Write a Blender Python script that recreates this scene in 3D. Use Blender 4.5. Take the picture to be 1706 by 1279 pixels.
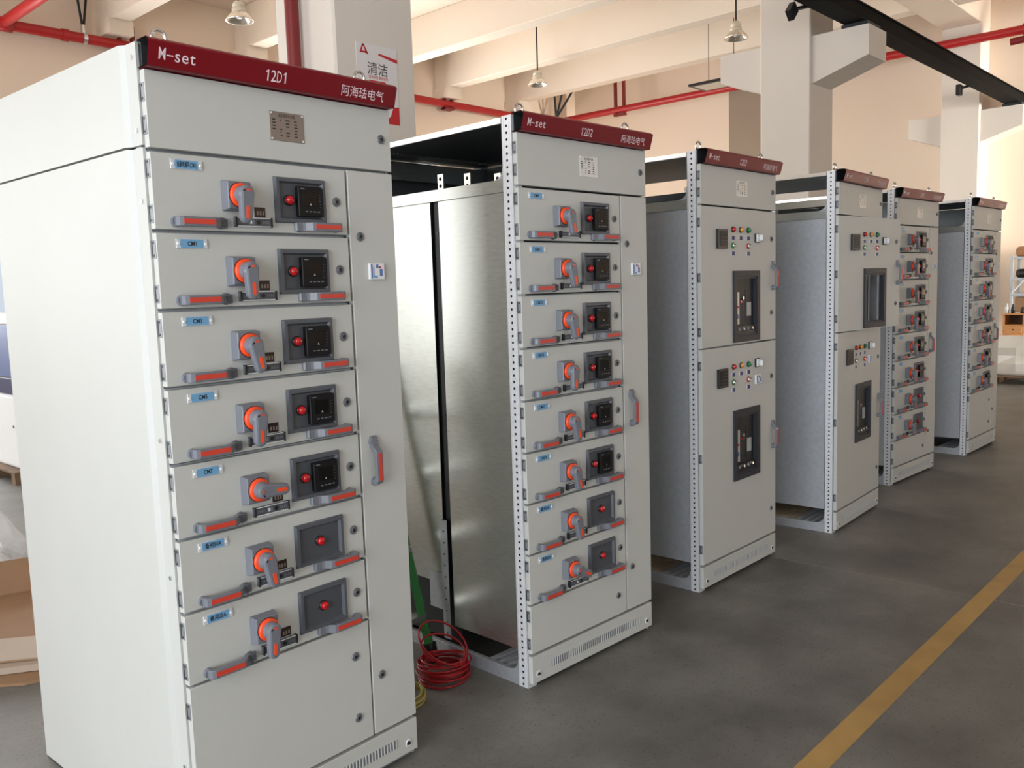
import bpy, bmesh, math, random
from mathutils import Vector, Matrix

for o in list(bpy.data.objects):
    bpy.data.objects.remove(o, do_unlink=True)
SC = bpy.context.scene
COL = SC.collection
random.seed(7)
R = math.radians


def srgb(r, g, b):
    f = lambda c: ((c / 255 + 0.055) / 1.055) ** 2.4 if c > 10.31 else c / 255 / 12.92
    return (f(r), f(g), f(b), 1.0)


# ------------------------------------------------------------------ camera
# room axes: x runs along the aisle (the cabinets stand in a row along x, fronts facing -y),
# y runs towards the left wall, z is up
AZ = R(43.0)
PITCH, ROLL, CAM_H, F_PX = 0.10871, -0.03177, 1.5655, 1453.12
cam_d = bpy.data.cameras.new('camera')
cam = bpy.data.objects.new('camera', cam_d)
COL.objects.link(cam)
cam_d.sensor_fit = 'HORIZONTAL'
cam_d.sensor_width = 36.0
cam_d.lens = 36.0 * F_PX / 1706.0
cam_d.clip_start = 0.05
fw2, rt2 = Vector((math.cos(AZ), math.sin(AZ), 0)), Vector((math.sin(AZ), -math.cos(AZ), 0))
fwd = fw2 * math.cos(PITCH) - Vector((0, 0, 1)) * math.sin(PITCH)
up0 = fw2 * math.sin(PITCH) + Vector((0, 0, 1)) * math.cos(PITCH)
rgt = rt2 * math.cos(ROLL) + up0 * math.sin(ROLL)
upv = -rt2 * math.sin(ROLL) + up0 * math.cos(ROLL)
M = Matrix((rgt, upv, -fwd)).transposed().to_4x4()
M.translation = Vector((0, 0, CAM_H))
cam.matrix_world = M
SC.camera = cam

# ------------------------------------------------------------------ world, lights, exposure
SC.view_settings.view_transform = 'Standard'
SC.view_settings.look = 'None'
SC.view_settings.exposure = 0.0
SC.view_settings.gamma = 1.0
SC.view_settings.use_curve_mapping = False
world = bpy.data.worlds.new('sky')
SC.world = world
world.use_nodes = True
wb = world.node_tree.nodes['Background']
wb.inputs['Color'].default_value = (0.75, 0.86, 1.0, 1)
wb.inputs['Strength'].default_value = 0.8


def area(name, loc, aim, sx, sy, power, color, spread=180):
    d = bpy.data.lights.new(name, 'AREA')
    d.shape = 'RECTANGLE'
    d.size, d.size_y = sx, sy
    d.energy = power
    d.color = color
    d.spread = R(spread)
    o = bpy.data.objects.new(name, d)
    COL.objects.link(o)
    o.location = loc
    o.rotation_euler = (Vector(aim) - Vector(loc)).to_track_quat('-Z', 'Z').to_euler()
    return o


# daylight at the hall openings, with an added far wall beam and front fill
area('daylight_back_door', (-4.3, 0.0, 2.1), (0, 0.0, 2.1), 6.4, 4.2, 640, (0.93, 0.96, 1.0))
area('daylight_back_window', (-4.3, 9.6, 2.4), (0, 9.6, 2.4), 5.2, 3.4, 280, (1.0, 0.98, 0.93))
area('daylight_left_window', (1.8, 12.75, 2.7), (1.8, 0, 2.7), 5.8, 3.2, 480, (0.97, 0.98, 1.0))
area('daylight_left_window_far', (9.0, 12.75, 2.7), (9.0, 0, 2.7), 5.0, 2.9, 560, (1.0, 0.97, 0.92))
area('daylight_right_door', (12.4, -8.3, 2.2), (12.4, 0, 2.2), 4.4, 4.0, 70, (1.0, 0.95, 0.88))
area('added_far_wall_light', (13.3, -8.6, 2.4), (15.2, 3.4, 2.2), 2.4, 3.2, 240, (1.0, 0.94, 0.84), 38)  # second lamp added at the right door, narrow beam to brighten the far wall
area('fill_right_window', (-0.9, -8.3, 2.6), (-0.9, 0, 2.6), 5.6, 2.4, 120, (0.76, 0.90, 1.0))  # unseen window lamp added as cool fill for the cabinet fronts

# ------------------------------------------------------------------ materials
def mat(name, col, rough=0.5, metal=0.0, spec=0.5, var=0.0, vscale=8.0, bump=0.0, bscale=60.0, coat=0.0, stretch=None, rvar=0.0):
    m = bpy.data.materials.new(name)
    m.use_nodes = True
    nt = m.node_tree
    b = nt.nodes['Principled BSDF']
    b.inputs['Base Color'].default_value = col
    b.inputs['Roughness'].default_value = rough
    b.inputs['Metallic'].default_value = metal
    b.inputs['Specular IOR Level'].default_value = spec
    b.inputs['Coat Weight'].default_value = coat
    b.inputs['Coat Roughness'].default_value = 0.1
    if var or bump or rvar:
        tc = nt.nodes.new('ShaderNodeTexCoord')
        mp = nt.nodes.new('ShaderNodeMapping')
        nt.links.new(tc.outputs['Object'], mp.inputs['Vector'])
        if stretch:
            mp.inputs['Scale'].default_value = stretch
        n = nt.nodes.new('ShaderNodeTexNoise')
        n.inputs['Scale'].default_value = vscale
        n.inputs['Detail'].default_value = 5
        nt.links.new(mp.outputs['Vector'], n.inputs['Vector'])
        if var:
            cr = nt.nodes.new('ShaderNodeValToRGB')
            cr.color_ramp.elements[0].position = 0.3
            cr.color_ramp.elements[1].position = 0.7
            cr.color_ramp.elements[0].color = tuple(c * (1 - var) for c in col[:3]) + (1,)
            cr.color_ramp.elements[1].color = tuple(min(1, c * (1 + var)) for c in col[:3]) + (1,)
            nt.links.new(n.outputs['Fac'], cr.inputs['Fac'])
            nt.links.new(cr.outputs['Color'], b.inputs['Base Color'])
        if rvar:
            mr = nt.nodes.new('ShaderNodeMapRange')
            mr.inputs['To Min'].default_value = max(0, rough - rvar)
            mr.inputs['To Max'].default_value = rough + rvar
            nt.links.new(n.outputs['Fac'], mr.inputs['Value'])
            nt.links.new(mr.outputs['Result'], b.inputs['Roughness'])
        if bump:
            n2 = nt.nodes.new('ShaderNodeTexNoise')
            n2.inputs['Scale'].default_value = bscale
            nt.links.new(mp.outputs['Vector'], n2.inputs['Vector'])
            bp = nt.nodes.new('ShaderNodeBump')
            bp.inputs['Strength'].default_value = bump
            bp.inputs['Distance'].default_value = 0.01
            nt.links.new(n2.outputs['Fac'], bp.inputs['Height'])
            nt.links.new(bp.outputs['Normal'], b.inputs['Normal'])
    return m


PAINT = mat('grey_powder_paint', srgb(194, 196, 192), 0.42, var=0.015, vscale=3, bump=0.05, bscale=500)
GALV = mat('galvanised_steel', srgb(166, 171, 177), 0.45, metal=0.3, var=0.07, vscale=45, rvar=0.06)
POSTM = mat('brightened_galvanised_profile', srgb(222, 224, 228), 0.42, metal=0.3, var=0.05, vscale=60)  # galvanised steel with a lighter base painted in for its bright sheen
HINGEM = mat('dull_hinge_zinc', srgb(140, 143, 147), 0.4, metal=0.3)
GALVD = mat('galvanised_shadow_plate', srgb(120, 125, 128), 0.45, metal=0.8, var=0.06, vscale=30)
SHEET = mat('brushed_zinc_sheet', srgb(186, 190, 186), 0.30, metal=0.9, var=0.07, vscale=22, stretch=(1, 1, 5), rvar=0.05)
ZINC = mat('bright_zinc', srgb(220, 222, 222), 0.25, metal=1.0)
TIN = mat('tinned_busbar', srgb(225, 215, 195), 0.3, metal=0.9)
DARKM = mat('dark_metal', srgb(52, 55, 58), 0.45, metal=0.6)
BLACK = mat('black_plastic', srgb(24, 24, 26), 0.35)
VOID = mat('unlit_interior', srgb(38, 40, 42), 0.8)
RED = mat('red_header_paint', srgb(120, 12, 25), 0.32, spec=0.3)
PIPE = mat('red_pipe_paint', srgb(176, 32, 34), 0.38)
PIPED = mat('dark_red_bracket_paint', srgb(120, 24, 26), 0.5)
PGREY = mat('grey_handle_plastic', srgb(112, 116, 125), 0.36)
LOCKG = mat('lock_grey_metal', srgb(118, 121, 126), 0.4, metal=0.3)
PDARK = mat('dark_grey_frame_plastic', srgb(82, 86, 93), 0.4)
PDARK2 = mat('charcoal_panel_plastic', srgb(73, 77, 83), 0.45)
ORANGE = mat('orange_plastic', srgb(240, 78, 36), 0.35)
INLAY = mat('orange_inlay', srgb(206, 66, 48), 0.4)
REDLENS = mat('red_lens', srgb(190, 14, 24), 0.12, coat=0.5)
YELLENS = mat('amber_lens', srgb(225, 150, 50), 0.15, coat=0.5)
GRNLENS = mat('green_lens', srgb(20, 120, 66), 0.15, coat=0.5)
SCREEN = mat('dark_screen_glass', srgb(14, 14, 15), 0.05, spec=0.4)
METERB = mat('meter_black', srgb(16, 16, 18), 0.45, spec=0.25)
WHITE = mat('white_plastic', srgb(228, 230, 232), 0.4)
INK = mat('black_ink', srgb(26, 28, 32), 0.6)
LETTER = mat('pale_header_lettering', srgb(240, 220, 226), 0.5)
BLUE = mat('blue_name_label', srgb(112, 165, 204), 0.4)
BLUED = mat('dark_blue_label', srgb(38, 38, 110), 0.5)
STICKB = mat('blue_sticker_print', srgb(88, 120, 178), 0.4)
CLEAR = mat('milky_acrylic', srgb(205, 208, 210), 0.15)
NPLATE = mat('brown_steel_nameplate', srgb(140, 128, 118), 0.4, metal=0.3)
NPLATE2 = mat('white_steel_nameplate', srgb(215, 215, 212), 0.35, metal=0.3)
STATW = mat('status_window_glass', srgb(60, 46, 42), 0.1)
WALL = mat('cream_wall_paint', srgb(240, 222, 203), 0.75, var=0.02, vscale=0.8, bump=0.04, bscale=40)
CEILM = mat('cream_ceiling_paint', srgb(236, 222, 206), 0.8, var=0.02, vscale=0.7)
COLM = mat('pale_column_paint', srgb(222, 214, 204), 0.7, var=0.025, vscale=1.5, bump=0.05, bscale=30)
BROWNP = mat('darker_brown_pilaster', srgb(150, 134, 118), 0.8, var=0.03, vscale=2)  # darker brown than the walls
CRANE = mat('black_crane_paint', srgb(11, 11, 11), 0.7, spec=0.1, var=0.1, vscale=2)
WOOD = mat('pale_wood', srgb(206, 148, 92), 0.5, var=0.12, vscale=9, stretch=(1, 1, 8))
WOODD = mat('pallet_wood', srgb(120, 96, 74), 0.75, var=0.2, vscale=6)
CARD = mat('brown_cardboard', srgb(146, 115, 86), 0.8, var=0.06, vscale=5)
CARDL = mat('pale_cardboard_liner', srgb(172, 156, 140), 0.8, var=0.05, vscale=4)
BOARD = mat('chip_board', srgb(208, 190, 158), 0.8, var=0.25, vscale=22)
PACK = mat('brown_wrap_paper', srgb(158, 112, 74), 0.55, var=0.1, vscale=6)
GREEN = mat('green_fibreglass', srgb(44, 120, 56), 0.4)
CABLER = mat('red_cable', srgb(168, 22, 30), 0.35)
CABLEY = mat('yellow_cable', srgb(176, 160, 84), 0.4)
PAPER = mat('poster_paper', srgb(226, 222, 222), 0.5)
POSTRED = mat('poster_red', srgb(196, 24, 38), 0.5)
NAVY = mat('blue_cabinet_paint', srgb(70, 92, 140), 0.45)
NAVYD = mat('navy_cabinet_paint', srgb(30, 44, 84), 0.4)
STONE = mat('brown_grey_side_paint', srgb(150, 140, 132), 0.6)
LAMPW = mat('lamp_white_metal', srgb(214, 206, 190), 0.4)
LAMPR = mat('lamp_reflector', srgb(232, 226, 216), 0.22, metal=0.9)
BLUESTEEL = mat('rack_grey_paint', srgb(176, 184, 192), 0.45)
YELBOX = mat('yellow_box', srgb(236, 206, 120), 0.5)


def plastic_film(name, col, alpha):
    m = bpy.data.materials.new(name)
    m.use_nodes = True
    nt = m.node_tree
    b = nt.nodes['Principled BSDF']
    b.inputs['Base Color'].default_value = col
    b.inputs['Roughness'].default_value = 0.15
    out = nt.nodes['Material Output']
    tr = nt.nodes.new('ShaderNodeBsdfTransparent')
    mx = nt.nodes.new('ShaderNodeMixShader')
    mx.inputs['Fac'].default_value = alpha
    nt.links.new(tr.outputs['BSDF'], mx.inputs[1])
    nt.links.new(b.outputs['BSDF'], mx.inputs[2])
    nt.links.new(mx.outputs['Shader'], out.inputs['Surface'])
    return m


FILM = plastic_film('clear_plastic_film', srgb(228, 228, 226), 0.28)
WRAP = plastic_film('stretch_wrap_film', srgb(226, 222, 214), 0.85)
GLASS = plastic_film('window_glass', srgb(235, 240, 240), 0.08)


def floor_material():
    m = bpy.data.materials.new('worn_concrete_floor')
    m.use_nodes = True
    nt = m.node_tree
    N, Lk = nt.nodes.new, nt.links.new
    b = nt.nodes['Principled BSDF']
    tc = N('ShaderNodeTexCoord')
    big = N('ShaderNodeTexNoise'); big.inputs['Scale'].default_value = 1.6; big.inputs['Detail'].default_value = 8
    big.inputs['Roughness'].default_value = 0.65
    Lk(tc.outputs['Object'], big.inputs['Vector'])
    ramp = N('ShaderNodeValToRGB')
    ramp.color_ramp.elements[0].position = 0.3
    ramp.color_ramp.elements[0].color = srgb(84, 83, 80)
    ramp.color_ramp.elements[1].position = 0.72
    ramp.color_ramp.elements[1].color = srgb(128, 127, 122)
    Lk(big.outputs['Fac'], ramp.inputs['Fac'])
    sp = N('ShaderNodeTexNoise'); sp.inputs['Scale'].default_value = 75; sp.inputs['Detail'].default_value = 3
    Lk(tc.outputs['Object'], sp.inputs['Vector'])
    r2 = N('ShaderNodeValToRGB')
    r2.color_ramp.elements[0].position = 0.30; r2.color_ramp.elements[0].color = (0.45, 0.44, 0.43, 1)
    r2.color_ramp.elements[1].position = 0.41; r2.color_ramp.elements[1].color = (1, 1, 1, 1)
    Lk(sp.outputs['Fac'], r2.inputs['Fac'])
    mx = N('ShaderNodeMix'); mx.data_type = 'RGBA'; mx.blend_type = 'MULTIPLY'; mx.inputs['Factor'].default_value = 0.75
    Lk(ramp.outputs['Color'], mx.inputs['A']); Lk(r2.outputs['Color'], mx.inputs['B'])
    # saw-cut joint across the aisle
    sx = N('ShaderNodeSeparateXYZ'); Lk(tc.outputs['Object'], sx.inputs['Vector'])
    s1 = N('ShaderNodeMath'); s1.operation = 'SUBTRACT'; s1.inputs[1].default_value = 4.53
    Lk(sx.outputs['X'], s1.inputs[0])
    md = N('ShaderNodeMath'); md.operation = 'PINGPONG'; md.inputs[1].default_value = 3.0
    Lk(s1.outputs['Value'], md.inputs[0])
    lt = N('ShaderNodeMath'); lt.operation = 'LESS_THAN'; lt.inputs[1].default_value = 0.005
    Lk(md.outputs['Value'], lt.inputs[0])
    wob = N('ShaderNodeTexNoise'); wob.inputs['Scale'].default_value = 5
    Lk(tc.outputs['Object'], wob.inputs['Vector'])
    ml = N('ShaderNodeMath'); ml.operation = 'MULTIPLY'
    Lk(lt.outputs['Value'], ml.inputs[0]); Lk(wob.outputs['Fac'], ml.inputs[1])
    mx2 = N('ShaderNodeMix'); mx2.data_type = 'RGBA'
    Lk(ml.outputs['Value'], mx2.inputs['Factor'])
    Lk(mx.outputs['Result'], mx2.inputs['A'])
    mx2.inputs['B'].default_value = srgb(150, 142, 132)
    Lk(mx2.outputs['Result'], b.inputs['Base Color'])
    rr = N('ShaderNodeMapRange'); rr.inputs['To Min'].default_value = 0.42; rr.inputs['To Max'].default_value = 0.68
    Lk(big.outputs['Fac'], rr.inputs['Value']); Lk(rr.outputs['Result'], b.inputs['Roughness'])
    bp = N('ShaderNodeBump'); bp.inputs['Strength'].default_value = 0.12; bp.inputs['Distance'].default_value = 0.004
    Lk(sp.outputs['Fac'], bp.inputs['Height']); Lk(bp.outputs['Normal'], b.inputs['Normal'])
    return m


def marking_material():
    m = mat('worn_yellow_floor_paint', srgb(176, 142, 84), 0.6, var=0.14, vscale=5)
    return m


FLOORM = floor_material()
MARKM = marking_material()

# ------------------------------------------------------------------ mesh builder
class MB:
    def __init__(self):
        self.bm = bmesh.new()
        self.mats = []

    def mi(self, m):
        if m not in self.mats:
            self.mats.append(m)
        return self.mats.index(m)

    def _set(self, faces, m, smooth=False):
        i = self.mi(m)
        for f in faces:
            f.material_index = i
            f.smooth = smooth

    def faces(self, verts, faces, m, smooth=False):
        vs = [self.bm.verts.new(v) for v in verts]
        fs = []
        for f in faces:
            try:
                fs.append(self.bm.faces.new([vs[i] for i in f]))
            except ValueError:
                pass
        self._set(fs, m, smooth)
        return fs

    def box(self, x0, x1, y0, y1, z0, z1, m, bev=0.0, seg=1):
        v = [(x0, y0, z0), (x1, y0, z0), (x1, y1, z0), (x0, y1, z0), (x0, y0, z1), (x1, y0, z1), (x1, y1, z1), (x0, y1, z1)]
        fs = self.faces(v, [(0, 3, 2, 1), (4, 5, 6, 7), (0, 1, 5, 4), (1, 2, 6, 5), (2, 3, 7, 6), (3, 0, 4, 7)], m)
        if bev:
            es = {e for f in fs for e in f.edges}
            r = bmesh.ops.bevel(self.bm, geom=list(es), offset=bev, segments=seg, affect='EDGES', profile=0.5)
            self._set(r['faces'], m)
        return self

    def frustum(self, c0, c1, w0, h0, w1, h1, m, bev=0.0):
        """rectangle w0*h0 in the xz plane at c0 to w1*h1 at c1"""
        v = []
        for (c, w_, h_) in ((c0, w0, h0), (c1, w1, h1)):
            for sx, sz in ((-1, -1), (1, -1), (1, 1), (-1, 1)):
                v.append((c[0] + sx * w_ / 2, c[1], c[2] + sz * h_ / 2))
        fs = self.faces(v, [(0, 1, 2, 3), (7, 6, 5, 4), (0, 4, 5, 1), (1, 5, 6, 2), (2, 6, 7, 3), (3, 7, 4, 0)], m)
        bmesh.ops.recalc_face_normals(self.bm, faces=fs)
        if bev:
            es = {e for f in fs for e in f.edges}
            r = bmesh.ops.bevel(self.bm, geom=list(es), offset=bev, segments=2, affect='EDGES', profile=0.5)
            self._set(r['faces'], m)
        return self

    def prism(self, pts, fn, d0, d1, m, bev=0.0, smooth=False):
        """closed 2d outline extruded between depths d0 and d1; fn(u, v, d) -> point"""
        n = len(pts)
        v = [fn(u, w_, d0) for u, w_ in pts] + [fn(u, w_, d1) for u, w_ in pts]
        fs = self.faces(v, [tuple(range(n)), tuple(range(2 * n - 1, n - 1, -1))] + [(i, i + n, (i + 1) % n + n, (i + 1) % n) for i in range(n)], m)
        bmesh.ops.recalc_face_normals(self.bm, faces=fs)
        if bev:
            caps = set(fs[:2])
            es = [e for e in {e for f in fs[:2] for e in f.edges}]
            r = bmesh.ops.bevel(self.bm, geom=es, offset=bev, segments=2, affect='EDGES', profile=0.5)
            self._set(r['faces'], m)
        return self

    def cyl(self, p0, p1, r0, m, r1=None, seg=16, caps=True, smooth=True):
        p0, p1 = Vector(p0), Vector(p1)
        r1 = r0 if r1 is None else r1
        ax = (p1 - p0).normalized()
        t = Vector((0, 0, 1)) if abs(ax.z) < 0.9 else Vector((1, 0, 0))
        u = ax.cross(t).normalized()
        w_ = ax.cross(u)
        v = []
        for p, r in ((p0, r0), (p1, r1)):
            for k in range(seg):
                a = 2 * math.pi * k / seg
                v.append(p + (u * math.cos(a) + w_ * math.sin(a)) * r)
        fs = self.faces(v, [(k, (k + 1) % seg, (k + 1) % seg + seg, k + seg) for k in range(seg)], m, smooth)
        if caps:
            self.faces(v[:seg][::-1], [tuple(range(seg))], m)
            self.faces(v[seg:], [tuple(range(seg))], m)
        return self

    def lathe(self, prof, origin, axis, m, seg=24, smooth=True):
        """prof: list of (radius, distance along axis)"""
        ax = Vector(axis).normalized()
        t = Vector((0, 0, 1)) if abs(ax.z) < 0.9 else Vector((1, 0, 0))
        u = ax.cross(t).normalized()
        w_ = ax.cross(u)
        O = Vector(origin)
        v = []
        for r, d in prof:
            for k in range(seg):
                a = 2 * math.pi * k / seg
                v.append(O + ax * d + (u * math.cos(a) + w_ * math.sin(a)) * max(r, 1e-5))
        f = []
        for i in range(len(prof) - 1):
            for k in range(seg):
                f.append((i * seg + k, i * seg + (k + 1) % seg, (i + 1) * seg + (k + 1) % seg, (i + 1) * seg + k))
        self.faces(v, f, m, smooth)
        return self

    def tube(self, pts, r, m, seg=8, closed=False):
        pts = [Vector(p) for p in pts]
        n = len(pts)
        v = []
        for i, p in enumerate(pts):
            if closed:
                d = (pts[(i + 1) % n] - pts[i - 1]).normalized()
            else:
                d = (pts[min(i + 1, n - 1)] - pts[max(i - 1, 0)]).normalized()
            t = Vector((0, 0, 1)) if abs(d.z) < 0.95 else Vector((1, 0, 0))
            u = d.cross(t).normalized()
            w_ = d.cross(u)
            for k in range(seg):
                a = 2 * math.pi * k / seg
                v.append(p + (u * math.cos(a) + w_ * math.sin(a)) * r)
        f = []
        for i in range(n if closed else n - 1):
            j = (i + 1) % n
            for k in range(seg):
                f.append((i * seg + k, i * seg + (k + 1) % seg, j * seg + (k + 1) % seg, j * seg + k))
        self.faces(v, f, m, True)
        if not closed:
            self.faces(v[:seg], [tuple(range(seg))], m)
            self.faces(v[-seg:], [tuple(range(seg))], m)
        return self

    def mono(self, body, fn, x, z, height, m, depth, width):
        """fixed pitch lettering: every character fills one cell of the given total width"""
        cell = width / len(body)
        for k, ch in enumerate(body):
            vs, fs, w0 = glyphs(ch)
            s = height / 0.7
            sx = min(s * 1.05, cell * .86 / w0)
            ox = x + cell * k + (cell - sx * w0) / 2
            self.faces([fn(ox + a * sx, z + b * s, depth) for a, b in vs], fs, m)
        return self

    def text(self, body, fn, x, z, height, m, depth=0.0006, width=None, align='L', off=None):
        """lettering whose local (u right, v up, d out) is placed by fn(u, v, d)"""
        vs, fs, w0 = glyphs(body, off)
        s = height / 0.7
        sx = s if width is None else width / max(w0, 1e-6)
        ox = x - (sx * w0 / 2 if align == 'C' else 0)
        self.faces([fn(ox + a * sx, z + b * s, depth) for a, b in vs], fs, m)
        return self

    def build(self, name, parent=None, loc=None):
        return link(name, self.mesh(name), parent, loc)

    def mesh(self, name):
        me = bpy.data.meshes.new(name)
        bmesh.ops.recalc_face_normals(self.bm, faces=[f for f in self.bm.faces if not f.smooth and len(f.verts) > 4][:0])
        self.bm.to_mesh(me)
        self.bm.free()
        for m in self.mats:
            me.materials.append(m)
        return me


def link(name, me, parent=None, loc=None, rot=None):
    o = bpy.data.objects.new(name, me)
    COL.objects.link(o)
    if parent is not None:
        o.parent = parent
    if loc is not None:
        o.location = loc
    if rot is not None:
        o.rotation_euler = rot
    return o


_G = {}


def glyphs(body, off=None):
    if body == '1':
        return [(.10, 0), (.19, 0), (.19, .69), (.13, .69), (0, .58), (0, .49), (.10, .56)], [(0, 1, 2, 3, 6), (3, 4, 5, 6)], .24
    if body == '-':
        return [(0, .26), (.5, .26), (.5, .325), (0, .325)], [(0, 1, 2, 3)], .5
    if (body, off) not in _G:
        c = bpy.data.curves.new('lettering', 'FONT')
        c.body = body
        c.resolution_u = 3
        c.offset = off if off is not None else (0.004 if all(ord(ch) < 256 for ch in body) else 0.0)
        o = bpy.data.objects.new('lettering', c)
        COL.objects.link(o)
        dg = bpy.context.evaluated_depsgraph_get()
        me = bpy.data.meshes.new_from_object(o.evaluated_get(dg))
        vs = [(v.co.x, v.co.y) for v in me.vertices]
        x0 = min(v[0] for v in vs)
        vs = [(a - x0, b) for a, b in vs]
        fs = [tuple(p.vertices) for p in me.polygons]
        bpy.data.objects.remove(o)
        bpy.data.meshes.remove(me)
        bpy.data.curves.remove(c)
        _G[(body, off)] = (vs, fs, max(v[0] for v in vs))
    return _G[(body, off)]


def tag(o, label, cat, group=None):
    o['label'] = label
    o['category'] = cat
    if group:
        o['group'] = group
    return o


def struct(o):
    o['kind'] = 'structure'
    return o


def empty(name, loc, rz=0.0):
    o = bpy.data.objects.new(name, None)
    COL.objects.link(o)
    o.location = loc
    o.rotation_euler = (0, 0, rz)
    o.empty_display_size = 0.1
    return o


# ------------------------------------------------------------------ the hall
X0, X1, Y0, Y1, ZC = -4.0, 15.2, -8.0, 12.4, 5.9
MB().box(X0 - .3, X1 + .3, Y0 - .3, Y1 + .3, -0.12, 0, FLOORM).build('floor')['kind'] = 'structure'
struct(MB().box(X0 - .3, X1 + .3, Y0 - .3, Y1 + .3, ZC, ZC + .15, CEILM).build('ceiling'))


def wall(name, axis, at, t, lo, hi, holes):
    """wall in the plane axis=at, thickness t outwards, with rectangular openings (lo, hi, z0, z1)"""
    b = MB()

    def bx(u0, u1, z0, z1):
        if u1 - u0 < 1e-4 or z1 - z0 < 1e-4:
            return
        if axis == 'x':
            b.box(min(at, at + t), max(at, at + t), u0, u1, z0, z1, WALL)
        else:
            b.box(u0, u1, min(at, at + t), max(at, at + t), z0, z1, WALL)
    u = lo
    for (h0, h1, z0, z1) in sorted(holes):
        bx(u, h0, 0, ZC)
        bx(h0, h1, 0, z0)
        bx(h0, h1, z1, ZC)
        u = h1
    bx(u, hi, 0, ZC)
    return struct(b.build(name))


wall('wall_left', 'y', Y1, .25, X0, X1, [(-1.0, 4.0, 1.2, 4.15), (6.5, 11.5, 1.2, 4.15)])
wall('wall_right', 'y', Y0, -.25, X0, X1, [(-3.8, 2.0, 1.3, 3.9), (10.2, 14.6, 0, 4.2)])
wall('wall_far', 'x', X1, .25, Y0 - .25, Y1 + .25, [])
wall('wall_back', 'x', X0, -.25, Y0 - .25, Y1 + .25, [(-3.3, 3.3, 0.0, 4.4), (6.9, 12.3, 0.6, 4.2)])


def window(name, x0, x1, y, z0, z1, n):
    b = MB()
    b.box(x0, x1, y - .03, y + .03, z0, z0 + .06, WHITE)
    b.box(x0, x1, y - .03, y + .03, z1 - .06, z1, WHITE)
    for k in range(n + 1):
        x = x0 + (x1 - x0 - .06) * k / n
        b.box(x, x + .06, y - .03, y + .03, z0 + .06, z1 - .06, WHITE)
    f = struct(b.build(name))
    struct(MB().box(x0 + .06, x1 - .06, y - .004, y + .004, z0 + .06, z1 - .06, GLASS).build('window_pane', f))


window('window_1', -1.0, 4.0, Y1 + .15, 1.2, 4.15, 4)
window('window_2', 6.5, 11.5, Y1 + .15, 1.2, 4.15, 4)
window('window_3', -3.8, 2.0, Y0 - .15, 1.3, 3.9, 5)

# roof beams across the hall, girder along the column row
for k, xf in enumerate((-2.35, -.4, 1.6, 3.6, 5.55, 7.6, 9.9, 11.7, 13.63)):
    b = MB().box(xf - .27, xf, Y0, Y1, 5.3, ZC, CEILM, .01)
    b.box(xf - .30, xf + .03, Y1 - .42, Y1, 5.12, 5.3, CEILM)
    struct(b.build('ceiling_beam'))
struct(MB().box(X0, X1, 3.95, 4.5, 5.29, ZC, CEILM, .01).build('ceiling_girder'))

for k, xc in enumerate((-2.98, 2.93, 8.83, 14.75)):
    x1 = min(xc + .56, X1)
    b = MB().box(xc, x1, 3.95, 4.5, 0, 5.3, COLM, .012)
    xa, xb = xc + .04, min(xc + .50, X1)
    if k != 1:
        b.prism([(3.95, 3.55), (3.95, 4.02), (3.38, 4.02), (3.38, 3.73)], lambda u, v, d: (d, u, v), xa, xb, COLM)
        b.prism([(4.5, 3.55), (4.5, 4.02), (4.99, 4.02), (4.99, 3.73)], lambda u, v, d: (d, u, v), xa, xb, COLM)
    struct(b.build('concrete_column'))
struct(MB().box(14.95, X1, 7.45, 8.25, 0, 5.3, BROWNP, .01).build('wall_pilaster'))
struct(MB().box(X1 - .3, X1, Y1 - .35, Y1, 0, ZC, WALL, .01).build('corner_pilaster'))

# yellow line along the aisle
struct(MB().box(X0, X1, 1.093, 1.180, 0.0, 0.0015, MARKM).build('floor_marking'))

# crane runway
b = MB()
cy0, cy1, cz0, cz1 = 3.42, 3.632, 4.06, 4.217
b.box(-2.98, X1, cy0, cy1, cz0, cz0 + .016, CRANE)
b.box(-2.98, X1, cy0, cy1, cz1 - .016, cz1, CRANE)
b.box(-2.98, X1, cy0 + .015, cy1 - .015, cz0 + .016, cz1 - .016, CRANE)
cr = tag(b.build('crane_beam'), 'long black steel crane runway beam resting on the column corbels', 'beam')
b = MB()
b.box(-2.9, X1 - .02, 3.505, 3.555, cz1, cz1 + .04, CRANE)
b.build('crane_rail', cr)
for k, xc in enumerate((8.83, 14.75)):
    MB().box(xc + .06, xc + .40, 3.40, 3.66, 4.02, 4.06, DARKM).build('bearing_pad', cr)
for (x, ry, label) in ((7.96, 45, 'black bracket box under the crane beam by the nearer white column'),
                       (13.0, 0, 'black bracket box under the crane beam near the farther white column')):
    t = empty('crane_bracket', (x, 3.74, 4.03))
    tag(t, label, 'bracket')
    o = MB().box(-.055, .055, -.03, .03, -.075, .065, BLACK, .006).build('box', t)
    o.rotation_euler = (0, R(ry), 0)
    MB().cyl((0.03, 0, .02), (.30, -.12, .10), .018, BLACK).build('arm', t)


def pipe(name, pts, r, label, hangers=()):
    b = MB().tube(pts, r, PIPE, 16)
    for (a, c) in hangers:
        pass
    return tag(b.build(name), label, 'pipe')


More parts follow.
